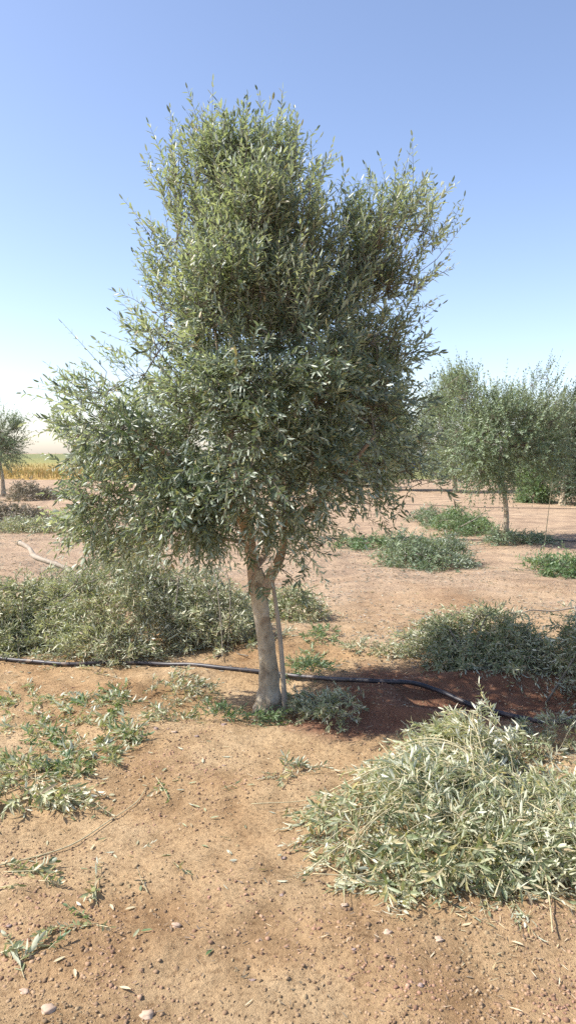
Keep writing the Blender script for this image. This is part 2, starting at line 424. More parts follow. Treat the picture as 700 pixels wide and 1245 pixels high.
tag(mesh_obj('crop', V, Fc, M['crop']), 'band of golden crop stalks along the near edge of the far field', 'crop', kind='stuff')

# ------------------------------------------------------------------ trees
def inside_poly(px, py, poly):
    c = np.zeros(len(px), bool); n = len(poly); j = n - 1
    for i in range(n):
        xi, yi = poly[i]; xj, yj = poly[j]
        k = ((yi > py) != (yj > py)) & (px < (xj - xi) * (py - yi) / (yj - yi + 1e-12) + xi)
        c ^= k; j = i
    return c

def dist_poly(px, py, poly):
    d = np.full(len(px), 1e9)
    for i in range(len(poly)):
        a = np.array(poly[i]); b = np.array(poly[(i + 1) % len(poly)]); ab = b - a
        t = np.clip(((px - a[0]) * ab[0] + (py - a[1]) * ab[1]) / (ab @ ab + 1e-12), 0, 1)
        d = np.minimum(d, np.hypot(px - a[0] - t * ab[0], py - a[1] - t * ab[1]))
    return d

class Env:
    """crown volume: a front silhouette (x,z polygon) with a rounded depth around y0"""
    def __init__(s, poly, y0, depth):
        s.poly = poly; s.y0 = y0; s.depth = depth
        P = np.array(poly); s.lo = P.min(0); s.hi = P.max(0)
        s.c = np.array([P[:, 0].mean(), y0, P[:, 1].mean()])
    def half(s, x, z):
        d = dist_poly(x, z, s.poly); R = s.depth
        d = np.minimum(d, R)
        return np.sqrt(np.maximum(d * (2 * R - d), 0)) , d
    def sample(s, n, rng, shell=0.0):
        out = []
        while sum(len(o) for o in out) < n:
            x = rng.uniform(s.lo[0], s.hi[0], 4000); z = rng.uniform(s.lo[1], s.hi[1], 4000); y = rng.uniform(-s.depth, s.depth, 4000)
            k = inside_poly(x, z, s.poly); x, y, z = x[k], y[k], z[k]
            h, d = s.half(x, z); k = np.abs(y) < h
            x, y, z, h, d = x[k], y[k], z[k], h[k], d[k]
            depth = np.minimum(d, h - np.abs(y))            # how deep inside
            k = rng.random(len(x)) < np.exp(-depth / s.depth * shell)
            out.append(np.stack([x, y + s.y0, z], 1)[k])
        return np.concatenate(out)[:n]

class Lobes:
    """crown volume made of overlapping leafy lobes (centres, radii)"""
    def __init__(s, cen, rad):
        s.cen = np.array(cen); s.rad = np.array(rad)
        s.lo = (s.cen - s.rad).min(0)[[0, 2]]; s.hi = (s.cen + s.rad).max(0)[[0, 2]]; s.depth = 1.0
        s.c = s.cen.mean(0); s.lobe = None
    def sample(s, n, rng, shell=0.0):
        v = s.rad.prod(1) ** .72; k = rng.choice(len(s.cen), n, p=v / v.sum())
        d = nrm(rng.normal(0, 1, (n, 3))) * rng.uniform(.15, .92, (n, 1)) ** .55
        s.lobe = k
        return s.cen[k] + d * s.rad[k]

def grow(starts, pts, rng, step=.14, w=.35):
    """connect every point to the branching skeleton; returns node positions, parents"""
    pos = [np.array(p) for p, _ in starts]; par = [q for _, q in starts]; pl = [0.0] * len(pos)
    for i in range(len(pos)):
        if par[i] >= 0: pl[i] = pl[par[i]] + np.linalg.norm(pos[i] - pos[par[i]])
    base = pos[0]
    order = np.argsort(np.linalg.norm(pts - base, axis=1))
    A = np.zeros((len(pos) + len(pts) * 30, 3)); PL = np.zeros(len(A)); cnt = len(pos)
    A[:cnt] = pos; PL[:cnt] = pl; par = list(par) + [0] * (len(A) - cnt)
    for q in order:
        p = pts[q]; d = np.linalg.norm(A[:cnt] - p, axis=1)
        down = np.maximum(A[:cnt, 2] - p[2], 0)
        j = int(np.argmin(d + w * PL[:cnt] * .5 + down * .8)); L = d[j]
        k = min(28, max(1, int(L / step))); a = A[j].copy(); bow = rng.normal(0, .06, 3) * L; bow[2] -= .10 * L
        prev = j
        for s in range(1, k + 1):
            t = s / k
            A[cnt] = a * (1 - t) + p * t + bow * 4 * t * (1 - t) * .5 + rng.normal(0, .008, 3) * (s < k)
            PL[cnt] = PL[prev] + L / k; par[cnt] = prev; prev = cnt; cnt += 1
    return A[:cnt], np.array(par[:cnt])

def branches(A, par, skip, r0=.0032, power=.46, sides=5, rmax=.05):
    n = len(A); tips = np.ones(n); kids = np.zeros(n, int)
    for i in range(n - 1, 0, -1):
        if par[i] >= 0: kids[par[i]] += 1
    cntt = np.where(kids == 0, 1.0, 0.0)
    for i in range(n - 1, 0, -1):
        if par[i] >= 0: cntt[par[i]] += cntt[i]
    r = np.minimum(r0 * np.maximum(cntt, 1) ** power, rmax)
    e = np.array([i for i in range(n) if par[i] >= 0 and i >= skip])
    V, Fc = edge_tubes(A[par[e]], A[e], np.minimum(r[par[e]], r[e] * 1.35), r[e], sides)
    return (V, [Fc]), r

def crown(root, env, starts, rng, nattr, nshoot, K, sl, leafL, leafW, mat, twigmat, up=.55, shell=1.6, r0=.0032, clump=.16, extra=None, w=.35, more=None):
    pts = env.sample(nattr, rng, shell * .6)
    wt = rng.lognormal(0, .75, nattr); wt /= wt.sum()
    A, par = grow(starts, pts, rng, w=w)
    br, r = branches(A, par, len(starts), r0 * .72, .44, rmax=.028)
    # shoots sit in clumps round the branch ends
    pick = rng.choice(len(pts), nshoot, p=wt)
    base = pts[pick] + rng.normal(0, clump, (nshoot, 3)) * np.array([1, 1, .9])
    if extra is not None: base = np.concatenate([base, extra])
    if isinstance(env, Lobes):
        k = env.lobe[pick]; out = (base - env.cen[k]) / env.rad[k]
        far_ = np.linalg.norm(out, axis=1); keep = far_ < 1.05; base, out, k = base[keep], out[keep], k[keep]
        g_ = (base - env.c) / np.array([1.3, 1.1, 1.4]); out = out * .62 + g_ * np.array([.55, .45, .35]); n = len(base)
    else:
        ok = inside_poly(base[:, 0], base[:, 2], env.poly)
        hh, dd = env.half(base[:, 0], base[:, 2])
        base[:, 1] = env.y0 + np.clip(base[:, 1] - env.y0, -hh - .05, hh + .05)
        base = base[ok & (hh > .02)]
        n = len(base)
        out = (base - env.c) / np.array([env.hi[0] - env.lo[0], 2 * env.depth, env.hi[1] - env.lo[1]]) * 2
    rel = (base[:, 2] - env.lo[1]) / (env.hi[1] - env.lo[1])
    D = out * (np.array([.7, .8, .4]) if not isinstance(env, Lobes) else np.array([1, 1, .8])) + rng.normal(0, .36, (n, 3)); D[:, 2] += up * np.clip(rel * 2.0 - .1, -.2, 1.6)
    D = nrm(D)
    bend = rng.normal(0, .12, (n, 3)); bend[:, 2] += np.where(rel < .45, -.28, .10)
    L = rng.uniform(*sl, n)
    if more is not None:
        m = len(more[0]); base = np.concatenate([base, more[0]]); D = np.concatenate([D, more[1]]); L = np.concatenate([L, more[2]])
        bend = np.concatenate([bend, rng.normal(0, .1, (m, 3))]); n += m
    lv, st = shoots(base, D, L, K, leafL, leafW, rng, bend)
    c = mesh_obj('crown', *lv, mat, root)
    # little connecting twigs from the nearest branch node to the foot of each shoot
    near = np.empty(n, int)
    for s in range(0, n, 500):
        near[s:s + 500] = np.argmin(((base[s:s + 500, None] - A[None]) ** 2).sum(-1), 1)
    tw = edge_tubes(A[near], base, np.full(n, .0032 * r0 / .0032), np.full(n, .0022), 3)
    V, Fc = merge([st, (tw[0], [tw[1]])])
    mesh_obj('twigs', V, Fc, twigmat, c)
    V, Fc = br
    mesh_obj('branches', V, Fc, twigmat, root, smooth=True)
    return c

def poly_at(pix, Yd):
    return [(float(p[0]), float(p[2])) for p in (at(x, y, Yd) for x, y in pix)]

# --- the big olive tree in the middle
rng = np.random.default_rng(11)
z0 = float(gz(TX, TY))
T = thing('olive_tree', 'large silvery green olive tree with pale trunk standing at the centre of the grove', 'tree', (TX, TY, z0))
def tp(x, y, dy=0): return at(x, y, TY + dy)
trunk_path = [tp(326, 868), tp(327, 852), tp(327, 830), tp(325, 800), tp(321, 765), tp(317, 735), tp(314, 706), tp(312, 692)]
V, Fc = tube(trunk_path, [.112, .088, .065, .057, .053, .053, .051, .036], 36, .26, 3)
mesh_obj('trunk', V, Fc, M['bark'], T, smooth=True)
limbs = [([tp(311, 722), tp(308, 690, .0), tp(304, 660, .02), tp(298, 620, .05), tp(285, 560, .10), tp(270, 480, .15), tp(262, 400, .15)], [.045, .041, .036, .030, .022, .014, .008]),
         ([tp(320, 722, -.01), tp(330, 700, -.03), tp(341, 675, -.05), tp(347, 635, -.06), tp(352, 560, -.05), tp(368, 470, 0), tp(385, 380, .05)], [.038, .034, .030, .023, .016, .010, .006]),
         ([tp(306, 705, .02), tp(310, 690, .06), tp(322, 672, .14), tp(330, 630, .30), tp(350, 540, .45), tp(335, 430, .5)], [.024, .027, .025, .022, .017, .008]),
         ([tp(301, 650, .02), tp(292, 628, -.10), tp(265, 600, -.22), tp(215, 560, -.35), tp(160, 520, -.35)], [.036, .034, .028, .020, .010]),
         ([tp(349, 650, -.05), tp(370, 625, -.15), tp(410, 585, -.3), tp(455, 530, -.35)], [.030, .028, .022, .010])]
for p, r in limbs:
    V, Fc = tube(p, r, 14, .14, 8)
    mesh_obj('limb', V, Fc, M['bark_bounce'], T, smooth=True)
starts = [(trunk_path[-1], -1)]
def add_limb(p, parent):
    prev = parent
    P = np.array(p)
    for a, b in zip(P[:-1], P[1:]):
        for t in (.5, 1.0):
            starts.append((a * (1 - t) + b * t, prev)); prev = len(starts) - 1
for p, r in limbs: add_limb(p[1:], 0)
main_pix = [(238, 165), (258, 180), (300, 172), (335, 176), (362, 188), (382, 200), (380, 238), (405, 262), (440, 272), (470, 262), (495, 245), (515, 262), (526, 290), (515, 318), (488, 345),
            (482, 375), (462, 402), (485, 435), (500, 480), (500, 530), (498, 575), (478, 598), (440, 605), (412, 635), (395, 655), (365, 682), (338, 650), (300, 640), (275, 655), (225, 668), (160, 655),
            (125, 632), (102, 600), (90, 545), (84, 500), (92, 462), (125, 450), (165, 445), (190, 420), (200, 375), (192, 330), (205, 300), (218, 265), (224, 230), (212, 200), (220, 180)]
lobe_px = [(243, 178, 22, 38, 0), (288, 205, 32, 40, -.15), (335, 205, 32, 40, .15), (366, 225, 22, 30, 0), (222, 235, 24, 34, .05),
           (232, 295, 38, 40, -.1), (290, 275, 48, 46, -.45), (292, 280, 45, 45, .4), (350, 295, 43, 42, -.25), (345, 300, 45, 42, .45), (425, 304, 30, 24, 0), (482, 272, 26, 30, -.1), (446, 282, 30, 30, .25), (462, 312, 34, 28, -.15), (408, 268, 26, 30, .2), (448, 345, 34, 30, .1), (505, 262, 16, 22, .1), (518, 288, 18, 18, .1),
           (212, 350, 28, 32, 0), (200, 405, 26, 28, -.1), (222, 420, 34, 34, .25), (182, 435, 22, 22, .1), (300, 420, 46, 40, -.5), (300, 330, 46, 40, -.5), (380, 410, 40, 36, -.5), (445, 450, 34, 34, .1), (340, 600, 40, 36, -.6), (330, 515, 44, 40, -.8), (262, 365, 46, 46, -.6), (270, 370, 50, 50, .35), (340, 370, 50, 50, -.55), (345, 380, 55, 50, .5), (412, 355, 38, 40, -.2), (420, 360, 36, 38, .4), (478, 335, 28, 22, 0), (455, 415, 30, 26, -.3),
           (488, 438, 24, 16, .1), (172, 462, 30, 24, 0), (128, 478, 30, 24, -.1), (98, 502, 22, 26, .05), (116, 560, 32, 42, -.15), (170, 545, 46, 44, -.45), (180, 530, 46, 44, .35), (168, 612, 38, 36, -.2),
           (228, 605, 42, 46, -.55), (235, 600, 45, 45, .4), (238, 490, 46, 50, -.6), (250, 480, 48, 50, .4), (305, 470, 50, 50, -.75), (310, 560, 44, 48, -.7), (315, 540, 50, 50, .6), (378, 565, 48, 46, -.45),
           (385, 550, 48, 46, .5), (390, 460, 46, 46, -.6), (395, 455, 48, 46, .45), (446, 500, 42, 38, -.3), (440, 510, 42, 40, .4), (455, 572, 38, 30, -.1), (488, 530, 22, 36, .15), (375, 635, 26, 28, -.3), (300, 612, 34, 30, -.4), (128, 605, 36, 32, -.3), (205, 640, 46, 28, -.35), (150, 638, 34, 22, .1), (352, 628, 28, 26, -.4), (388, 655, 20, 28, -.3), (520, 465, 20, 26, .35), (514, 515, 20, 34, .3), (120, 630, 34, 22, 0), (180, 650, 46, 20, -.1), (90, 575, 26, 30, -.1), (140, 520, 40, 36, -.4), (508, 575, 20, 30, 0), (92, 535, 24, 34, .1), (265, 640, 30, 22, .2), (430, 610, 34, 22, .1)]
cen, rad = [], []
for (a_, b_, c_, d_, e_) in lobe_px:
    q0 = at(a_, b_, TY + .05 + e_ * .85); k_ = q0[1] / F
    cen.append(q0); rad.append((c_ * k_, .5 * (c_ + d_) * k_, d_ * k_))
env = Lobes(cen, rad)
# feathery leaders that break the outline
out_px = [(240, 168), (246, 155), (228, 180), (262, 180), (300, 172), (322, 170), (345, 180), (362, 192), (378, 205), (208, 205), (236, 172), (250, 168), (212, 215), (212, 255), (198, 290), (188, 325), (184, 350), (488, 246), (500, 238), (492, 235),
          (508, 245), (522, 268), (535, 290), (515, 325), (505, 355), (492, 395), (508, 430), (150, 440), (115, 450), (90, 460), (80, 480), (84, 520), (92, 560), (190, 395), (172, 425), (395, 645), (370, 655), (350, 662), (470, 600), (455, 605)]
ctr = at(310, 420, TY)
P, D = [], []
for (a, b) in out_px:
    for k in range(5):
        p = at(a + rng.normal(0, 9), b + rng.normal(0, 7), TY + rng.normal(0, .25)); d = (p - ctr) / 1.3
        d[2] += .75 if b < 560 else -1.0
        P.append(p - d * .10); D.append(d + rng.normal(0, .22, 3))
L = rng.uniform(.14, .32, len(P))
P2 = np.array([tp(307, 700, -.06), tp(312, 712, -.07), tp(302, 665, -.06), tp(346, 680, -.1), tp(300, 640, -.08), tp(318, 650, -.1), tp(355, 700, -.2), tp(365, 712, -.25), tp(372, 690, -.15), tp(350, 672, -.12), tp(380, 668, -.2)])
D2 = rng.normal(0, 1, (len(P2), 3)) * [1, .5, .3] + [0, -.6, -.6]
more = (np.concatenate([np.array(P), P2]), np.concatenate([np.array(D), D2]), np.concatenate([L, np.full(len(P2), .15)]))
cr = crown(T, env, starts, rng, 640, 9300, 8, (.13, .30), .063, .0080, M['leaf'], M['twig'], up=.75, shell=1.3, clump=.085, more=more)

# support stake beside the trunk
s0 = at(347, 862, TY - .06); s1 = at(329, 690, TY - .02)
V, Fc = tube([s0 + [0, 0, -.04], s0 * .5 + s1 * .5 + [.012, 0, 0], s1], [.017, .015, .012], 10, .12, 4)
tag(mesh_obj('support_stake', V, Fc, M['stake'], loc=s0, smooth=True), 'thin pale wooden stake leaning against the trunk of the big olive tree', 'stake')

def small_tree(name, label, foot, trunk_pix, Yd, pix, seed, nattr, nshoot, K, sl, leafL, leafW, mat, depth, r, group=None, limbpix=(), cat='tree'):
    rng = np.random.default_rng(seed)
    g = at(*foot, Yd); g[2] = float(gz(g[0], Yd))
    t = thing(name, label, cat, g, group)
    P = [g - [0, 0, .05]] + [at(x, y, Yd) for x, y in trunk_pix]
    V, Fc = tube(P, np.linspace(r, r * .6, len(P)) * np.array([1.25] + [1] * (len(P) - 1)), 12, .12, seed)
    mesh_obj('trunk', V, Fc, M['bark'], t, smooth=True)
    st = [(P[-1], -1)]
    e = Env(poly_at(pix, Yd), Yd, depth)
    crown(t, e, st, rng, nattr, nshoot, K, sl, leafL, leafW, mat, M['twig'], up=.7, shell=1.0, clump=depth * .13, r0=.0045)
    return t

yb = gp(613, 660)[1]
small_tree('olive_tree', 'olive tree with slender bare trunk behind green cuttings, right of the big tree', (613, 660), [(615, 635), (614, 612), (611, 592), (608, 575)], yb,
           [(604, 480), (636, 476), (644, 452), (660, 448), (672, 472), (690, 492), (694, 520), (690, 560), (672, 578), (640, 586), (606, 590), (580, 592), (550, 580), (534, 545), (530, 500), (540, 470), (556, 452), (574, 458), (584, 478)],
           21, 110, 2300, 8, (.22, .46), .068, .0125, M['leaf_far'], 1.0, .055)
yl = gp(5, 603)[1]
small_tree('olive_tree', 'small far olive tree with thin trunk in front of the golden field', (5, 603), [(4, 590), (3, 578), (0, 562)], yl,
           [(-60, 500), (-30, 485), (0, 497), (10, 512), (28, 520), (32, 540), (25, 560), (5, 566), (-35, 568), (-62, 545)], 22, 120, 1500, 7, (.35, .6), .10, .017, M['leaf_far'], 1.2, .085)
yr = gp(686, 614)[1]
small_tree('dark_tree', 'dark dense tree at the right edge behind the slender olive tree', (684, 614), [(684, 604), (685, 592), (687, 578)], yr,
           [(665, 540), (680, 500), (705, 480), (740, 480), (760, 520), (755, 590), (725, 612), (696, 612), (680, 590), (668, 570)], 23, 160, 2400, 7, (.35, .6), .11, .020, M['leaf_dark'], 1.5, .12)
ys = gp(655, 613)[1] + 1
small_tree('shrub', 'light green leafy shrub under the dark tree and beside its trunk', (648, 613), [(648, 609), (649, 606)], ys,
           [(634, 580), (640, 570), (652, 565), (664, 575), (668, 595), (664, 612), (634, 613), (631, 597)], 24, 60, 900, 6, (.2, .4), .10, .016, M['leaf_green'], .6, .03, cat='shrub')
# further row of olive trees
row = [(552, 598, 462, 46, 'pale far olive tree glimpsed through the gap between the big tree and the slender one'),
       (660, 600, 515, 36, 'far olive tree half hidden behind the crown of the slender tree'),
       (470, 596, 500, 34, 'far olive tree almost hidden behind the right side of the big crown'),
       (740, 600, 480, 42, 'far olive tree just beyond the right edge of the dark tree'),
       (395, 592, 505, 40, 'far olive tree hidden behind the middle of the big crown')]
for k, (px, pyb, pyt, hw, lab) in enumerate(row):
    Yd = gp(px, pyb)[1]
    h = pyb - pyt
    pix = [(px - hw, pyb - .45 * h), (px - hw * .8, pyb - .75 * h), (px - hw * .3, pyt + 4), (px + hw * .2, pyt), (px + hw * .7, pyb - .8 * h), (px + hw, pyb - .5 * h), (px + hw * .75, pyb - .18 * h), (px - hw * .7, pyb - .16 * h)]
    small_tree('olive_tree', lab, (px, pyb), [(px + 1, pyb - .08 * h), (px - 1, pyb - .25 * h)], Yd, pix, 60 + k, 110, 2600, 6, (.4, .7), .13, .022, M['leaf_far'], 1.5, .10)

# ------------------------------------------------------------------ piles of cuttings
def mound(ells):
    def H(x, y):
        h = np.zeros(len(x))
        for (cx, cy, rx, ry, hh) in ells:
            q = 1 - ((x - cx) / rx) ** 2 - ((y - cy) / ry) ** 2
            h = np.maximum(h, hh * np.sqrt(np.clip(q, 0, 1)))
        return h
    return H

def pile(name, label, cat, ells, nshoot, K, sl, leafL, leafW, mat, stem, seed, nstems=8, stem_r=.006, stem_len=(.5, 1.0), group=None, up=.25, spread=.8, rag=.06, lush=.35, stemmat=None):
    rng = np.random.default_rng(seed); H = mound(ells)
    area = np.array([e[2] * e[3] for e in ells]); area = area / area.sum()
    c = np.average(np.array([[e[0], e[1]] for e in ells]), axis=0, weights=area)
    root = thing(name, label, cat, (c[0], c[1], float(gz(c[0], c[1]))), group)
    k = rng.choice(len(ells), nshoot, p=area); E = np.array(ells)[k]
    a = rng.uniform(0, 2 * math.pi, nshoot); q = np.sqrt(rng.random(nshoot)) * 1.0
    x = E[:, 0] + np.cos(a) * q * E[:, 2]; y = E[:, 1] + np.sin(a) * q * E[:, 3]
    strag = rng.random(nshoot) < .13
    x = np.where(strag, E[:, 0] + np.cos(a) * E[:, 2] * rng.uniform(.9, 1.4, nshoot), x); y = np.where(strag, E[:, 1] + np.sin(a) * E[:, 3] * rng.uniform(.9, 1.35, nshoot), y)
    x += rng.normal(0, .02, nshoot); y += rng.normal(0, .02, nshoot)
    h = H(x, y) * (1 + 1.1 * fbm(x, y, 3.8, 3, seed)) * rng.random(nshoot) ** lush
    g = gz(x, y); P = np.stack([x, y, g + .01 + h * .92], 1)
    outx, outy = (x - c[0]), (y - c[1]); rr = np.hypot(outx, outy) + 1e-3
    # neighbours lie the same way, as branches do
    ang = 2.2 * math.pi * fbm(x, y, 1.5, 2, seed + 3) + rng.normal(0, 1.0, nshoot)
    D = np.stack([np.cos(ang) + outx / rr * .55, np.sin(ang) + outy / rr * .55, rng.normal(up, .5, nshoot)], 1)
    bend = rng.normal(0, .15, (nshoot, 3)); bend[:, 2] -= .30
    lv, st = shoots(P, D, rng.uniform(*sl, nshoot), K, leafL, leafW, rng, bend, spread, curl=.6)
    for G in (lv[0], st[0]):
        gg = gz(G[:, 0], G[:, 1]) + .004
        low = G[:, 2] < gg; G[low, 2] = gg[low] + (gg[low] - G[low, 2]) * .12
    V, Fc = merge([lv, st]); f = mesh_obj('leaves', V, Fc, mat, root); f.data.materials.append(stem)
    nl = sum(len(q_) for q_ in lv[1]); mi = np.zeros(len(f.data.polygons), np.int32); mi[nl:] = 1
    f.data.polygons.foreach_set('material_index', mi)
    for s in range(nstems):
        e = ells[rng.choice(len(ells), p=area)]
        L = rng.uniform(*stem_len); an = rng.uniform(0, 2 * math.pi)
        cx, cy = e[0] + rng.normal(0, e[2] * .35), e[1] + rng.normal(0, e[3] * .35); dx, dy = math.cos(an), math.sin(an)
        ts = np.linspace(-.5, .5, 6); bow = rng.normal(0, .12) * L
        bxs = cx + dx * ts * L - dy * bow * (1 - (2 * ts) ** 2); bys = cy + dy * ts * L + dx * bow * (1 - (2 * ts) ** 2)
        hz = H(bxs, bys) * rng.uniform(.8, 1.25) + gz(bxs, bys) + .012 + rng.uniform(0, .03)
        pth = np.stack([bxs, bys, hz], 1); rad = np.linspace(stem_r, stem_r * .35, 6) * rng.uniform(.7, 1.3)
        V, Fc = tube(pth, rad, 6, .05, s, 4)
        mesh_obj('branch', V, Fc, stemmat or stem, root, smooth=True)
    return root

# front right: dried silvery pile
pile('cuttings_pile', 'big pale silvery heap of dried olive cuttings lying on bare sand nearest the camera', 'branch pile',
     [(.48, 3.10, .34, .34, .17), (.68, 3.42, .34, .32, .21), (.90, 3.72, .26, .24, .25), (1.10, 3.0, .55, .38, .09), (.66, 2.86, .36, .20, .10), (1.3, 3.2, .4, .3, .08)],
     1450, 8, (.10, .24), .060, .0060, M['leaf_cut'], M['stem_pale'], 101, 55, .0024, (.6, 1.2), up=.25, spread=.75)
# the large left pile behind the pipe
pile('cuttings_pile', 'wide green heap of cut olive branches behind the black pipe, left of the trunk', 'branch pile',
     [(-1.40, 6.55, .74, .56, .60), (-.78, 6.6, .54, .46, .52), (-2.45, 6.7, .62, .56, .44), (-1.42, 6.02, .34, .32, .18), (-2.3, 6.35, .55, .30, .18)],
     3600, 8, (.12, .28), .058, .0062, M['leaf_pile'], M['twig'], 102, 14, .006, (.5, 1.1), up=.3)
pile('cuttings_pile', 'small round tuft of cut olive twigs just right of the trunk, behind the pipe', 'branch pile',
     [(.08, 7.45, .27, .26, .25), (-.05, 7.5, .2, .2, .2)], 260, 7, (.12, .24), .054, .007, M['leaf_pile'], M['twig'], 103, 2, .004, (.3, .5))
pile('cuttings_pile', 'rounded grey-green heap of olive cuttings on red soil right of the basin', 'branch pile',
     [(1.40, 5.85, .34, .34, .34), (1.15, 5.95, .18, .26, .20), (1.66, 5.75, .24, .30, .24), (1.52, 5.5, .28, .20, .12)], 1150, 8, (.14, .30), .052, .0064, M['leaf_pile'], M['twig'], 104, 8, .005, (.4, .9), up=.3)
pile('cuttings_pile', 'shaded drooping branches of a cuttings heap cut off by the right edge', 'branch pile',
     [(2.15, 5.15, .34, .55, .42), (2.5, 5.3, .5, .6, .55)], 800, 9, (.18, .34), .052, .0064, M['leaf_pile'], M['twig'], 105, 6, .006, (.5, .9), up=.05)
# middle distance
def fpile(label, x0, x1, yb, yt, n, mat, seed, lf=.07, wf=.011, name='cuttings_pile', cat='branch pile', h=None, dd=.8, K=6, stem='twig', group=None, up=.4):
    a = gp(x0, yb); b = gp(x1, yb); Yc = a[1] + dd * .9; cx = (a[0] + b[0]) / 2 * Yc / a[1]; rx = (b[0] - a[0]) / 2 * Yc / a[1]
    hh = at(350, yt, Yc)[2] if h is None else h
    hh = max(hh, .05)
    return pile(name, label, cat, [(cx - rx * .25, Yc, rx * .75, dd * .9, hh), (cx + rx * .35, Yc + .1, rx * .6, dd * .8, hh * .8), (cx, Yc - .1, rx, dd, hh * .5)], n, K, (.18, .38), lf, wf, mat, M[stem], seed, 3, .008, (.5, 1.), up=up, group=group)
fpile('green heap of leafy cuttings in the middle distance, left of the slender tree trunk', 528, 597, 650, 624, 500, M['leaf_green'], 111, dd=.7)
fpile('grey-green leafy heap lying in front of another heap, left of the slender tree', 470, 560, 690, 648, 900, M['leaf_far'], 112, lf=.065, wf=.010, dd=.8)
fpile('faint low strip of pale cuttings along the thin pipe behind the leafy heap', 405, 500, 668, 655, 260, M['leaf_green'], 113, h=.08, dd=.4)
fpile('flattened pale grey cuttings behind the two green heaps', 500, 560, 640, 622, 260, M['leaf_far'], 114, dd=.8)
fpile('low green weeds and cuttings cut off by the right edge, beyond the rounded heap', 645, 730, 698, 684, 260, M['leaf_green'], 115, h=.10, dd=.4)
fpile('low weeds round the foot of the slender tree', 590, 665, 663, 650, 240, M['leaf_far'], 116, h=.13, dd=.35, name='weeds', cat='weeds')
fpile('grey rounded heap of dry twigs beside the small far olive tree', 18, 60, 610, 588, 420, M['leaf_dry'], 117, lf=.10, wf=.014, dd=1.0)
fpile('thin flat scatter of dry twigs to the right of the grey rounded heap', 50, 72, 606, 597, 120, M['leaf_dry'], 118, lf=.10, wf=.014, dd=.6)
fpile('long dark brown windrow of dry brush at the left edge', -70, 62, 642, 617, 1100, M['leaf_dry'], 119, lf=.09, wf=.010, dd=.8, name='brush_row')
fpile('dull green leafy clumps in front of the dark brown windrow', -10, 90, 648, 636, 420, M['leaf_pile'], 120, lf=.07, wf=.011, h=.18, dd=.5)

# left: strewn heap near the camera
pile('cuttings_pile', 'low heap of silvery cuttings at the left edge in front of the basin rim', 'branch pile',
     [(-1.36, 3.50, .26, .13, .06), (-1.10, 3.44, .16, .08, .03)], 80, 8, (.12, .22), .055, .0075, M['leaf_cut'], M['stem_pale'], 131, 5, .003, (.3, .6), spread=.65)

# ------------------------------------------------------------------ single sprigs on the ground
def sprig(p0, p1, label, seed, mat='leaf_pile', K=8, leafL=.05, leafW=.0065, lift=.02, group=None, bow=.1):
    rng = np.random.default_rng(seed)
    a = gp(*p0); b = gp(*p1); a[2] = float(gz(a[0], a[1])) + .008; b[2] = float(gz(b[0], b[1])) + lift
    L = np.linalg.norm(b - a); root = thing('olive_sprig', label, 'sprig', a, group)
    side = np.cross((b - a) / L, [0, 0, 1]) * bow * rng.choice([-1, 1])
    D = (b - a) / L - side; 
    lv, st = shoots(a[None], D[None] , np.array([L]), K, leafL, leafW, rng, (side * 1.0)[None] + np.array([[0, 0, -.0]]), .8, .1, .002, curl=.4)
    for G in (lv[0], st[0]):
        gg = gz(G[:, 0], G[:, 1]) + .003; low = G[:, 2] < gg; G[low, 2] = gg[low]
    mesh_obj('leaves', *lv, M[mat], root); mesh_obj('stem', *st, M['stem_pale'], root)
    return root
sprig((30, 1200), (8, 1150), 'upright-leaved green sprig in the bottom left corner', 201, 'leaf_pile', 9, .045, .0085)
sprig((22, 1185), (52, 1160), 'short green sprig touching the corner sprig', 202, 'leaf_pile', 7, .045, .0085)
sprig((120, 1135), (58, 1148), 'green sprig lying between the corner sprig and a tuft of leaves', 203, 'leaf_pile', 12, .042, .0085)
sprig((118, 1138), (136, 1150), 'tuft of broad leaves at the end of the lower left sprig', 204, 'leaf_pile', 4, .045, .008)
sprig((118, 1112), (120, 1058), 'dark thin sprig standing off the sand above the lower left sprigs', 205, 'leaf_pile', 7, .035, .005)
sprig((5, 1062), (72, 1072), 'drooping bunch of silver leaves on the left edge under the long bare twig', 206, 'leaf_cut', 9, .055, .0075)
sprig((-20, 1082), (22, 1090), 'white-backed leaf bunch cut off by the left edge', 207, 'leaf_cut', 5, .055, .0085)
sprig((190, 958), (206, 985), 'dark green sprig alone in the sand under the stones', 208, 'leaf_green', 7, .045, .006)
sprig((196, 966), (182, 978), 'second small dark sprig crossing the one under the stones', 209, 'leaf_pile', 5, .04, .006)
sprig((118, 985), (136, 1000), 'small sprig between the silvery heap and the dark green sprig', 210, 'leaf_pile', 5, .04, .006)
sprig((212, 1060), (232, 1080), 'faint grey sprig half buried in the middle of the sand', 211, 'leaf_pile', 5, .04, .0045)
sprig((172, 1040), (186, 1034), 'tiny thin sprig left of the half buried grey sprig', 212, 'leaf_pile', 3, .035, .004)
sprig((352, 1048), (374, 1040), 'small silvery sprig fallen from the left side of the big pale heap', 213, 'leaf_cut', 4, .045, .006)
sprig((270, 972), (290, 966), 'little green shoot on the sand in front of the basin', 214, 'leaf_green', 3, .04, .006)
sprig((335, 962), (385, 948), 'flat sprig on the rim of the basin beside the big pale heap', 215, 'leaf_cut', 7, .045, .006)
sprig((180, 1100), (168, 1070), 'short dry shoot lying right of the dark thin sprig', 216, 'leaf_dry', 3, .03, .004)
sprig((640, 900), (668, 880), 'bright green sprig right of the big pale heap', 217, 'leaf_green', 6, .05, .006)
sprig((690, 940), (668, 1000), 'broad-leaved green sprig at the right edge beside the pale heap', 218, 'leaf_green', 6, .06, .008)
sprig((655, 950), (700, 905), 'arching sprig leaning over the red soil at the right edge', 219, 'leaf_pile', 8, .05, .006, .15)
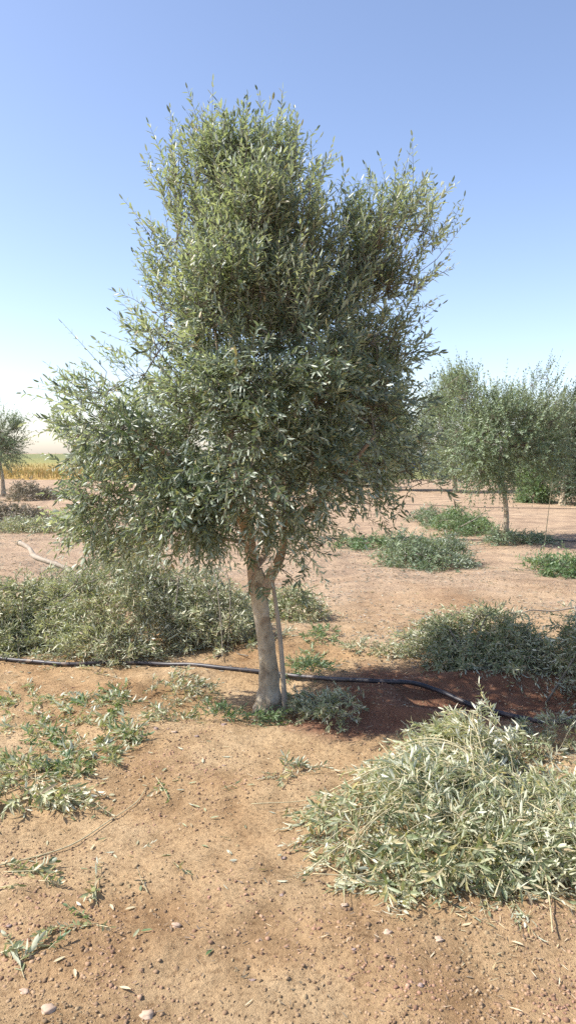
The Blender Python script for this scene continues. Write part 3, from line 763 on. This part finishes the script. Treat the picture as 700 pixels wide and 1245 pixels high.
for k, (x0, y0, x1, y1, lab) in enumerate([(2, 1052, 30, 1062, 'upper silver bunch touching the left edge under the long bare twig'), (30, 1066, 66, 1060, 'second silver bunch beside the drooping one'),
        (48, 1078, 74, 1086, 'dark-shadowed short sprig below the drooping silver bunch'), (70, 1140, 44, 1160, 'short sprig crossing the middle of the lower left sprigs'), (112, 1128, 84, 1120, 'thin sprig above the middle of the lower left sprigs'),
        (122, 1090, 104, 1108, 'small sprig at the foot of the dark thin sprig'), (0, 1168, 24, 1176, 'sprig cut off by the left edge beside the corner sprig'), (60, 1172, 80, 1160, 'leafy tip right of the corner sprigs')]):
    sprig((x0, y0), (x1, y1), lab, 260 + k, ['leaf_cut', 'leaf_cut', 'leaf_pile', 'leaf_pile', 'leaf_green', 'leaf_pile', 'leaf_pile', 'leaf_green'][k], 8, .042, .008, .03)
# cuttings strewn on the left
rng = np.random.default_rng(77)
strew = [(a, b) for a in range(0, 1)]
cl = [(30, 850, 42, 14), (80, 862, 40, 14), (110, 880, 30, 16), (140, 855, 14, 8), (35, 895, 28, 10), (95, 915, 40, 14), (130, 925, 20, 12), (20, 935, 22, 10), (70, 945, 40, 16), (160, 905, 10, 12)]
for k in range(200):
    c = cl[int(rng.integers(len(cl)))]
    px, py = c[0] + rng.normal(0, c[2] * .55), c[1] + rng.normal(0, c[3] * .6)
    a = rng.uniform(0, 2 * math.pi); r = rng.uniform(14, 30)
    sprig((px, py), (px + r * math.cos(a), py + r * .45 * math.sin(a)), 'one of many grey-green leafy cuttings strewn flat on the sand left of the basin', 300 + k,
          ['leaf_pile', 'leaf_cut', 'leaf_green', 'leaf_pile'][int(rng.integers(4))], int(rng.integers(5, 10)), .052, .0072, rng.uniform(.01, .04), 'cuttings strewn left of the basin')

# weeds in and round the basin
def weeds(label, ells_px, n, mat, seed, h=.07, L=.045):
    ells = []
    for (px, py, rx, ry) in ells_px:
        c = gp(px, py); e = gp(px + rx, py); f = gp(px, py - ry); ells.append((c[0], c[1], e[0] - c[0], f[1] - c[1], h))
    return pile('weed_patch', label, 'weeds', ells, n, 5, (.05, .12), L, .0055, mat, M['twig'], seed, 0, up=.5, spread=.7)
weeds('green weeds in front of the trunk foot inside the basin', [(262, 876, 26, 8), (295, 878, 30, 9), (325, 884, 16, 6)], 60, M['leaf_green'], 401)
weeds('dark shaded weeds right of the trunk foot inside the basin', [(375, 862, 34, 14), (405, 872, 30, 18), (392, 885, 24, 9)], 190, M['leaf_pile'], 402, .09)
weeds('dull dry grass tuft between the pipe and the left part of the basin', [(215, 838, 28, 12), (235, 842, 20, 10)], 70, M['leaf_cut'], 403, .06)
weeds('green weeds touching the pipe right of the trunk', [(372, 815, 20, 10), (380, 802, 10, 6)], 80, M['leaf_green'], 404)
weeds('sparse weeds behind the pipe on the path side', [(392, 778, 18, 8), (375, 783, 10, 6)], 50, M['leaf_green'], 405, .04)
weeds('thin weeds above the red soil left of the rounded heap', [(440, 795, 16, 5), (475, 802, 18, 5)], 60, M['leaf_pile'], 406, .05)
weeds('pale weeds on the basin rim in front of the shade', [(360, 945, 14, 5), (345, 955, 8, 4)], 16, M['leaf_cut'], 407, .02)
weeds('green weeds at the far left end of the black pipe', [(205, 872, 18, 6), (190, 880, 10, 6)], 30, M['leaf_cut'], 408, .03)
weeds('pale weeds on the red soil right of the big pale heap', [(650, 915, 26, 14), (690, 905, 20, 14), (620, 935, 20, 12)], 150, M['leaf_cut'], 409, .06)

# ------------------------------------------------------------------ pipes
def ground_pipe(pix, r, label, lift=.0, sides=12):
    pix = np.array(pix, float); t = np.linspace(0, len(pix) - 1, len(pix) * 7)
    xs = np.interp(t, np.arange(len(pix)), pix[:, 0]); ys = np.interp(t, np.arange(len(pix)), pix[:, 1])
    ker = np.hanning(9)[1:-1]; ker /= ker.sum()
    ys = np.convolve(np.pad(ys, 3, 'edge'), ker, 'valid')
    P = []
    for x, y in zip(xs, ys):
        p = gp(x, y)
        for _ in range(4):
            q = ray(x, y); p = np.array([0, 0, CAM_H]) + q * ((CAM_H - float(gz(p[0], p[1])) - r) / -q[2])
        P.append(p)
    P = np.array(P); k2 = np.hanning(23)[1:-1]; k2 /= k2.sum()
    for a_ in (0, 1): P[:, a_] = np.convolve(np.pad(P[:, a_], 10, 'reflect', reflect_type='odd'), k2, 'valid')
    zz = gz(P[:, 0], P[:, 1]); zm = np.array([zz[max(0, i - 3):i + 4].max() for i in range(len(zz))])
    P[:, 2] = np.convolve(np.pad(zm, 3, 'edge'), ker, 'valid') + r * .85 + lift
    V, Fc = tube(P, [r] * len(P), sides, .0, 1, 2)
    return tag(mesh_obj('irrigation_pipe', V, Fc, M['pipe'], loc=P[len(P) // 2], smooth=True), label, 'pipe')
ground_pipe([(-120, 792), (-40, 797), (0, 801), (50, 807), (95, 810), (130, 806), (175, 805), (230, 809), (290, 817), (350, 824), (420, 830), (480, 835), (530, 844), (570, 858), (620, 872), (670, 881), (720, 888), (820, 900)], .0155,
            'black plastic irrigation pipe running across the sand past the foot of the big tree')
ground_pipe([(250, 652), (380, 655), (450, 656), (520, 657), (590, 657), (640, 658), (700, 660), (780, 663)], .011, 'thin dark irrigation pipe running past the foot of the slender tree', .01, 8)
ground_pipe([(380, 612), (500, 615), (560, 617), (620, 618), (700, 619), (760, 620)], .008, 'farthest thin pipe behind the middle heaps', .01, 8)

# ------------------------------------------------------------------ sticks and cut branches
def stick(pts, r, label, name='cut_branch', mat='stem_cut', cat='branch', side=None):
    P = np.array(pts); V, Fc = tube(P, r, 10, .08, 5)
    root = thing(name, label, cat, P[0]); mesh_obj('stem', V, Fc, M[mat], root, smooth=True)
    return root, P
yk = 7.0
root, P = stick([at(24, 660, yk + .3), at(36, 667, yk + .2), at(42, 676, yk + .1), at(56, 682, yk), at(78, 690, yk - .1), at(120, 715, yk - .3)], [.024, .020, .027, .022, .020, .014],
                'thick pale sawn branch sticking out of the wide green heap at the left')
d = P[0] - P[1]; d /= np.linalg.norm(d)
V, Fc = tube([P[0] + d * .001, P[0] + d * .006], [.0305, .029], 10, 0, 0, 1); mesh_obj('sawn_end', V, Fc, M['sawn'], root)
def gpts(pix, lift):
    out = []
    for (x, y), l in zip(pix, lift):
        p = gp(x, y); p[2] = float(gz(p[0], p[1])) + l; out.append(p)
    return out
stick(gpts([(760, 1110), (700, 1090), (655, 1083), (615, 1086), (570, 1095)], [.02, .03, .035, .025, .01]), [.010, .009, .008, .006, .004], 'long pale bare branch along the front of the big pale heap')
stick(gpts([(-30, 1062), (40, 1046), (90, 1030), (130, 1008), (165, 985), (178, 968)], [.006, .008, .012, .01, .008, .006]), [.003, .003, .0028, .0025, .002, .0015], 'long thin bare twig curving over the sand at the left', 'bare_twig', 'stem_pale', 'twig')
stick(gpts([(372, 1052), (400, 1068), (432, 1086)], [.01, .012, .01]), [.002, .002, .0015], 'short straight straw-coloured twig left of the big pale heap', 'bare_twig', 'stem_pale', 'twig')
stick([at(700, 738, 6.6), at(672, 743, 6.5), at(645, 742, 6.3), at(628, 748, 6.2)], [.007, .006, .005, .003], 'bare reddish branch jutting left over the rounded heap at the right')
# thin sapling at the right, in front of the slender tree's shade
rng = np.random.default_rng(9)
ysap = gp(661, 664)[1]
a = at(661, 664, ysap); root = thing('sapling', 'thin leaning sapling with a few bright leaves right of the slender tree', 'sapling', a)
P = [a, at(664, 640, ysap), at(667, 615, ysap), at(670, 590, ysap), at(671, 575, ysap)]
V, Fc = tube(P, [.008, .007, .006, .005, .003], 6, .05, 1, 4); mesh_obj('stem', V, Fc, M['stem_pale'], root)
n = 16; tt = rng.uniform(2.6, 4, n); B = np.array([P[int(min(t, 3.99))] * (1 - t % 1) + P[min(int(t) + 1, 4)] * (t % 1) for t in tt])
D = rng.normal(0, .5, (n, 3)); D[:, 2] += 1.0
V, Fc = leaf_mesh(B, D, rng.normal(0, 1, (n, 3)), rng.uniform(.18, .34, n), rng.uniform(.010, .016, n), rng); mesh_obj('leaves', V, Fc, M['leaf_green'], root)
stick([at(600, 618, yb - .3), at(575, 632, yb - 1.0), at(560, 640, yb - 1.2)], [.004, .006, .007], 'thin pale branch poking up from the green heap towards the slender tree')

# ------------------------------------------------------------------ stones, clods, litter
def blob(c, s, rng, seed):
    import itertools
    t = (1 + 5 ** .5) / 2
    v = np.array([(-1, t, 0), (1, t, 0), (-1, -t, 0), (1, -t, 0), (0, -1, t), (0, 1, t), (0, -1, -t), (0, 1, -t), (t, 0, -1), (t, 0, 1), (-t, 0, -1), (-t, 0, 1)], float)
    f = np.array([(0, 11, 5), (0, 5, 1), (0, 1, 7), (0, 7, 10), (0, 10, 11), (1, 5, 9), (5, 11, 4), (11, 10, 2), (10, 7, 6), (7, 1, 8), (3, 9, 4), (3, 4, 2), (3, 2, 6), (3, 6, 8), (3, 8, 9), (4, 9, 5), (2, 4, 11), (6, 2, 10), (8, 6, 7), (9, 8, 1)])
    for _ in range(2):
        e = {}; v = list(v); nf = []
        def mid(a, b):
            k = (min(a, b), max(a, b))
            if k not in e: v.append((np.array(v[a]) + np.array(v[b])) / 2); e[k] = len(v) - 1
            return e[k]
        for a, b, c_ in f:
            x, y, z = mid(a, b), mid(b, c_), mid(c_, a); nf += [(a, x, z), (b, y, x), (c_, z, y), (x, y, z)]
        v = np.array(v); f = np.array(nf)
    v = nrm(v); v = v * (1 + .8 * vnoise(v[:, 0] * 1.4 + seed, v[:, 1] * 1.4 + v[:, 2] * 1.9, seed)[:, None] + .3 * vnoise(v[:, 0] * 4, v[:, 1] * 4 + v[:, 2] * 3, seed + 2)[:, None])
    return c + v * s, f
stones = [(190, 897, .022, 'stone', 'dark oblong stone, left one of the group below the dull grass tuft'), (212, 901, .021, 'stone_pale', 'pale rounded stone beside the dark oblong one'),
          (239, 908, .018, 'stone', 'greyish stone set apart to the right of the pale rounded one'), (272, 890, .024, 'stone', 'reddish clod-like stone just in front of the green weeds'),
          (205, 897, .010, 'stone', 'small pebble squeezed between the dark and pale stones'), (215, 1136, .022, 'stone_pale', 'pale flat stone in the middle of the open sand'),
          (345, 1052, .014, 'stone', 'dark little stone left of the big pale heap'), (418, 1114, .018, 'stone_pale', 'round grey pebble at the front foot of the big pale heap'),
          (342, 1102, .012, 'stone', 'dark purple pebble alone in the sand'), (307, 1202, .012, 'stone', 'dark pebble near the bottom middle'),
          (12, 1135, .012, 'stone', 'brown clod left of the corner sprigs'), (30, 1212, .020, 'stone_pale', 'pale stone beneath the corner sprig'),
          (470, 1150, .020, 'stone_pale', 'flat sandy stone below the front of the pale heap'), (533, 1158, .020, 'stone_pale', 'second flat sandy stone below the pale heap'),
          (510, 1216, .014, 'stone', 'dark stone near the bottom right'), (60, 1240, .032, 'stone_pale', 'half buried pale slab on the bottom edge'), (430, 1170, .010, 'stone', 'tiny dark pebble between the flat stones and the bottom edge'),
          (178, 1242, .028, 'stone_pale', 'half buried orange rock cut by the bottom edge'), (665, 1110, .014, 'stone_pale', 'small pale pebble under the long bare branch'), (570, 770, .03, 'stone_pale', 'small stone hidden at the back of the rounded heap'),
          (272, 940, .011, 'stone', 'small brown pebble in front of the basin rim'), (38, 656, .035, 'stone', 'reddish clod on the open soil near the sawn branch')]
rng = np.random.default_rng(3)
for k, (px, py, s, m, lab) in enumerate(stones):
    s *= .62; c = gp(px, py); z = float(gz(c[0], c[1])); c[2] = z + s * .05
    V, Fc = blob(c, np.array([s * rng.uniform(1.0, 1.4), s * rng.uniform(.8, 1.1), s * .62]), rng, 10 + k)
    tag(mesh_obj('stone', V, [Fc], M[m], loc=(c[0], c[1], z), smooth=True), lab, 'stone')

def ground_xy(n, rng, y0, y1, near=1.0):
    y = y0 + (y1 - y0) * rng.random(n) ** near; x = rng.uniform(-.5, .5, n) * (y * .95 + .5); return x, y
n = 75000
x, y = ground_xy(n, rng, 1.75, 10, 1.25)
k = rng.random(n) < np.clip(.55 + 1.5 * fbm(x, y, 1.3, 3, 91), .08, 1); x, y = x[k], y[k]; n = len(x)
s = np.clip(rng.lognormal(-5.7, .48, n), .0015, .0085)
o = np.array([(1, 0, 0), (0, 1, 0), (-1, 0, 0), (0, -1, 0), (.7, .7, .62), (-.7, .7, .62), (-.7, -.7, .62), (.7, -.7, .62), (0, 0, 1)], float)
V = o[None] * rng.uniform(.5, 1.45, (n, 9, 3)) * s[:, None, None]
V[:, :, 2] *= .85
th = rng.uniform(0, 6.28, n); cs, sn = np.cos(th)[:, None], np.sin(th)[:, None]
V = np.stack([V[..., 0] * cs - V[..., 1] * sn, V[..., 0] * sn + V[..., 1] * cs, V[..., 2]], -1)
V += np.stack([x, y, gz(x, y) - s * .12], 1)[:, None]
ft = np.array([(0, 4, 7), (1, 5, 4), (2, 6, 5), (3, 7, 6), (0, 1, 4), (1, 2, 5), (2, 3, 6), (3, 0, 7), (4, 5, 8), (5, 6, 8), (6, 7, 8), (7, 4, 8)])
Fc = (ft[None] + (np.arange(n) * 9)[:, None, None]).reshape(-1, 3)
M['clod'] = leaf_mat('soil_clod', [(.15, .09, .05), (.24, .15, .088), (.34, .23, .135)], [(.3, .18, .12), (.3, .18, .12)], 0, .95)  # crumbs coloured darker than the soil to carry their shadow sides
tag(mesh_obj('clods', V.reshape(-1, 3), [Fc], M['clod']), 'countless crumbs of sandy soil strewn over the ground', 'soil crumbs', kind='stuff')

def litter(name, label, n, mat, y0, y1, L, W, seed, near=1.0, thr=.5):
    rng = np.random.default_rng(seed); x, y = ground_xy(n, rng, y0, y1, near)
    k = rng.random(n) < np.clip(thr + 2.2 * fbm(x, y, .8, 3, seed), .05, 1); x, y = x[k], y[k]; n = len(x)
    B = np.stack([x, y, gz(x, y) + .006], 1); a = rng.uniform(0, 6.28, n); D = np.stack([np.cos(a), np.sin(a), rng.normal(.03, .12, n)], 1)
    Nn = rng.normal(0, .35, (n, 3)); Nn[:, 2] += rng.choice([-1, 1], n)
    V, Fc = leaf_mesh(B, D, Nn, rng.uniform(*L, n), rng.uniform(*W, n), rng)
    gg = gz(V[:, 0], V[:, 1]) + .002; V[:, 2] = np.maximum(V[:, 2], gg)
    return tag(mesh_obj(name, V, Fc, mat), label, 'leaf litter', kind='stuff')
litter('bark_litter', 'dark crumbs of bark and dead leaf scattered over the soil', 9000, M['bark_bits'], 1.8, 12, (.008, .03), (.0012, .0035), 504, 1.1, .35)
litter('straw_litter', 'fine bits of straw and dry leaves scattered over the soil', 4200, M['straw'], 1.8, 11, (.012, .05), (.0008, .0024), 501, 1.2, .4)
litter('leaf_litter', 'grey-brown fallen leaves carpeting the middle distance', 22000, M['leaf_dry'], 5.5, 16, (.03, .06), (.005, .009), 502, .8, .35)
litter('green_litter', 'scattered green olive leaves dropped on the soil', 1300, M['leaf_pile'], 2.6, 9, (.03, .05), (.004, .006), 503, 1., .3)

# single fallen leaves that can be told apart
rng = np.random.default_rng(31)
fl = [(250, 1176, 60, 'leaf_green', 'single pale green leaf on the bare sand near the bottom middle'), (162, 1158, 70, 'leaf_cut', 'curved silver leaf right of the leaf tuft'),
      (91, 1190, -70, 'straw', 'dry cream leaf under the lower left sprigs'), (65, 1185, 40, 'straw', 'slim straw-coloured leaf beside the dry cream one'), (134, 1110, -60, 'straw', 'white dry leaf by the dark thin sprig'),
      (255, 1008, 10, 'leaf_cut', 'thin pale leaf lying flat above the open sand'), (171, 1148, 0, 'leaf_green', 'tiny green leaf next to the curved silver leaf'), (110, 1038, 80, 'straw', 'small bright leaf beside the long thin twig'),
      (152, 1118, 30, 'straw', 'pale curled leaf between the sprigs and the open sand'), (145, 1215, -20, 'straw', 'straw bit near the bottom left'), (300, 968, 15, 'leaf_cut', 'silver leaf in front of the basin rim'),
      (560, 1140, 20, 'straw', 'straw-coloured leaf below the long bare branch'), (620, 1160, -30, 'straw', 'dry leaf in the sand at the lower right')]
for k, (px, py, an, m, lab) in enumerate(fl):
    c = gp(px, py); c[2] = float(gz(c[0], c[1])) + .006; a = math.radians(an)
    V, Fc = leaf_mesh(c[None], np.array([[math.cos(a), math.sin(a), .08]]), np.array([[.1, -.1, 1.]]), np.array([.042]), np.array([.0055]), rng)
    V[:, 2] = np.maximum(V[:, 2], gz(V[:, 0], V[:, 1]) + .002)
    tag(mesh_obj('fallen_leaf', V, Fc, M[m], loc=c), lab, 'leaf')

# ------------------------------------------------------------------ parked pickup far behind the trees
import bmesh
def box(bm, lo, hi, taper=0):
    v = [bm.verts.new((x, y, z)) for z in (lo[2], hi[2]) for x, y in ((lo[0] + (taper if z == hi[2] else 0), lo[1]), (hi[0] - (taper if z == hi[2] else 0), lo[1]), (hi[0] - (taper if z == hi[2] else 0), hi[1]), (lo[0] + (taper if z == hi[2] else 0), hi[1]))]
    for f in ((0, 3, 2, 1), (4, 5, 6, 7), (0, 1, 5, 4), (1, 2, 6, 5), (2, 3, 7, 6), (3, 0, 4, 7)): bm.faces.new([v[i] for i in f])
def bm_obj(name, bm, mat, parent, bevel=.04):
    me = bpy.data.meshes.new(name); bmesh.ops.bevel(bm, geom=bm.edges[:], offset=bevel, segments=2, affect='EDGES'); bm.to_mesh(me); bm.free(); me.materials.append(mat)
    o = bpy.data.objects.new(name, me); C.objects.link(o); o.parent = parent; return o
def flat(name, col, rough=.4):
    m, nt, N, Lk = new_mat(name); p = N.new('ShaderNodeBsdfPrincipled'); p.inputs['Base Color'].default_value = (*col, 1); p.inputs['Roughness'].default_value = rough
    nz = N.new('ShaderNodeTexNoise'); nz.inputs['Scale'].default_value = 3; b = N.new('ShaderNodeBump'); b.inputs['Strength'].default_value = .1; Lk.new(nz.outputs[0], b.inputs['Height']); Lk.new(b.outputs[0], p.inputs['Normal'])
    out = N.new('ShaderNodeOutputMaterial'); Lk.new(p.outputs[0], out.inputs[0]); return m
Yp = 62.0; pc = at(528, 588, Yp); car = thing('pickup_truck', 'small blue and white pickup parked far behind the trees, seen through the gap', 'pickup', (pc[0], Yp, 0.0))
blue, white, dark, glass = flat('blue_paint', (.04, .12, .38)), flat('white_paint', (.75, .75, .75)), flat('tyre_rubber', (.03, .03, .03), .8), flat('car_glass', (.05, .07, .09), .1)
bm = bmesh.new(); box(bm, (-2.3, -.85, .45), (2.3, .85, 1.05)); bm_obj('body', bm, blue, car)
bm = bmesh.new(); box(bm, (-.6, -.78, 1.06), (1.1, .78, 1.62), .25); bm_obj('cabin', bm, white, car)
bm = bmesh.new(); box(bm, (-.25, -.80, 1.14), (.78, .80, 1.5), .16); bm_obj('window', bm, glass, car, .01)
for wx in (-1.45, 1.45):
    for wy in (-.75, .75):
        V, Fc = tube([(wx, wy - .11, .34), (wx, wy, .34), (wx, wy + .11, .34)], [.34, .35, .34], 16, 0, 0, 1)
        o = mesh_obj('wheel', V, Fc, dark); o.parent = car

for o in bpy.data.objects:
    if '_loc' in o: del o['_loc']
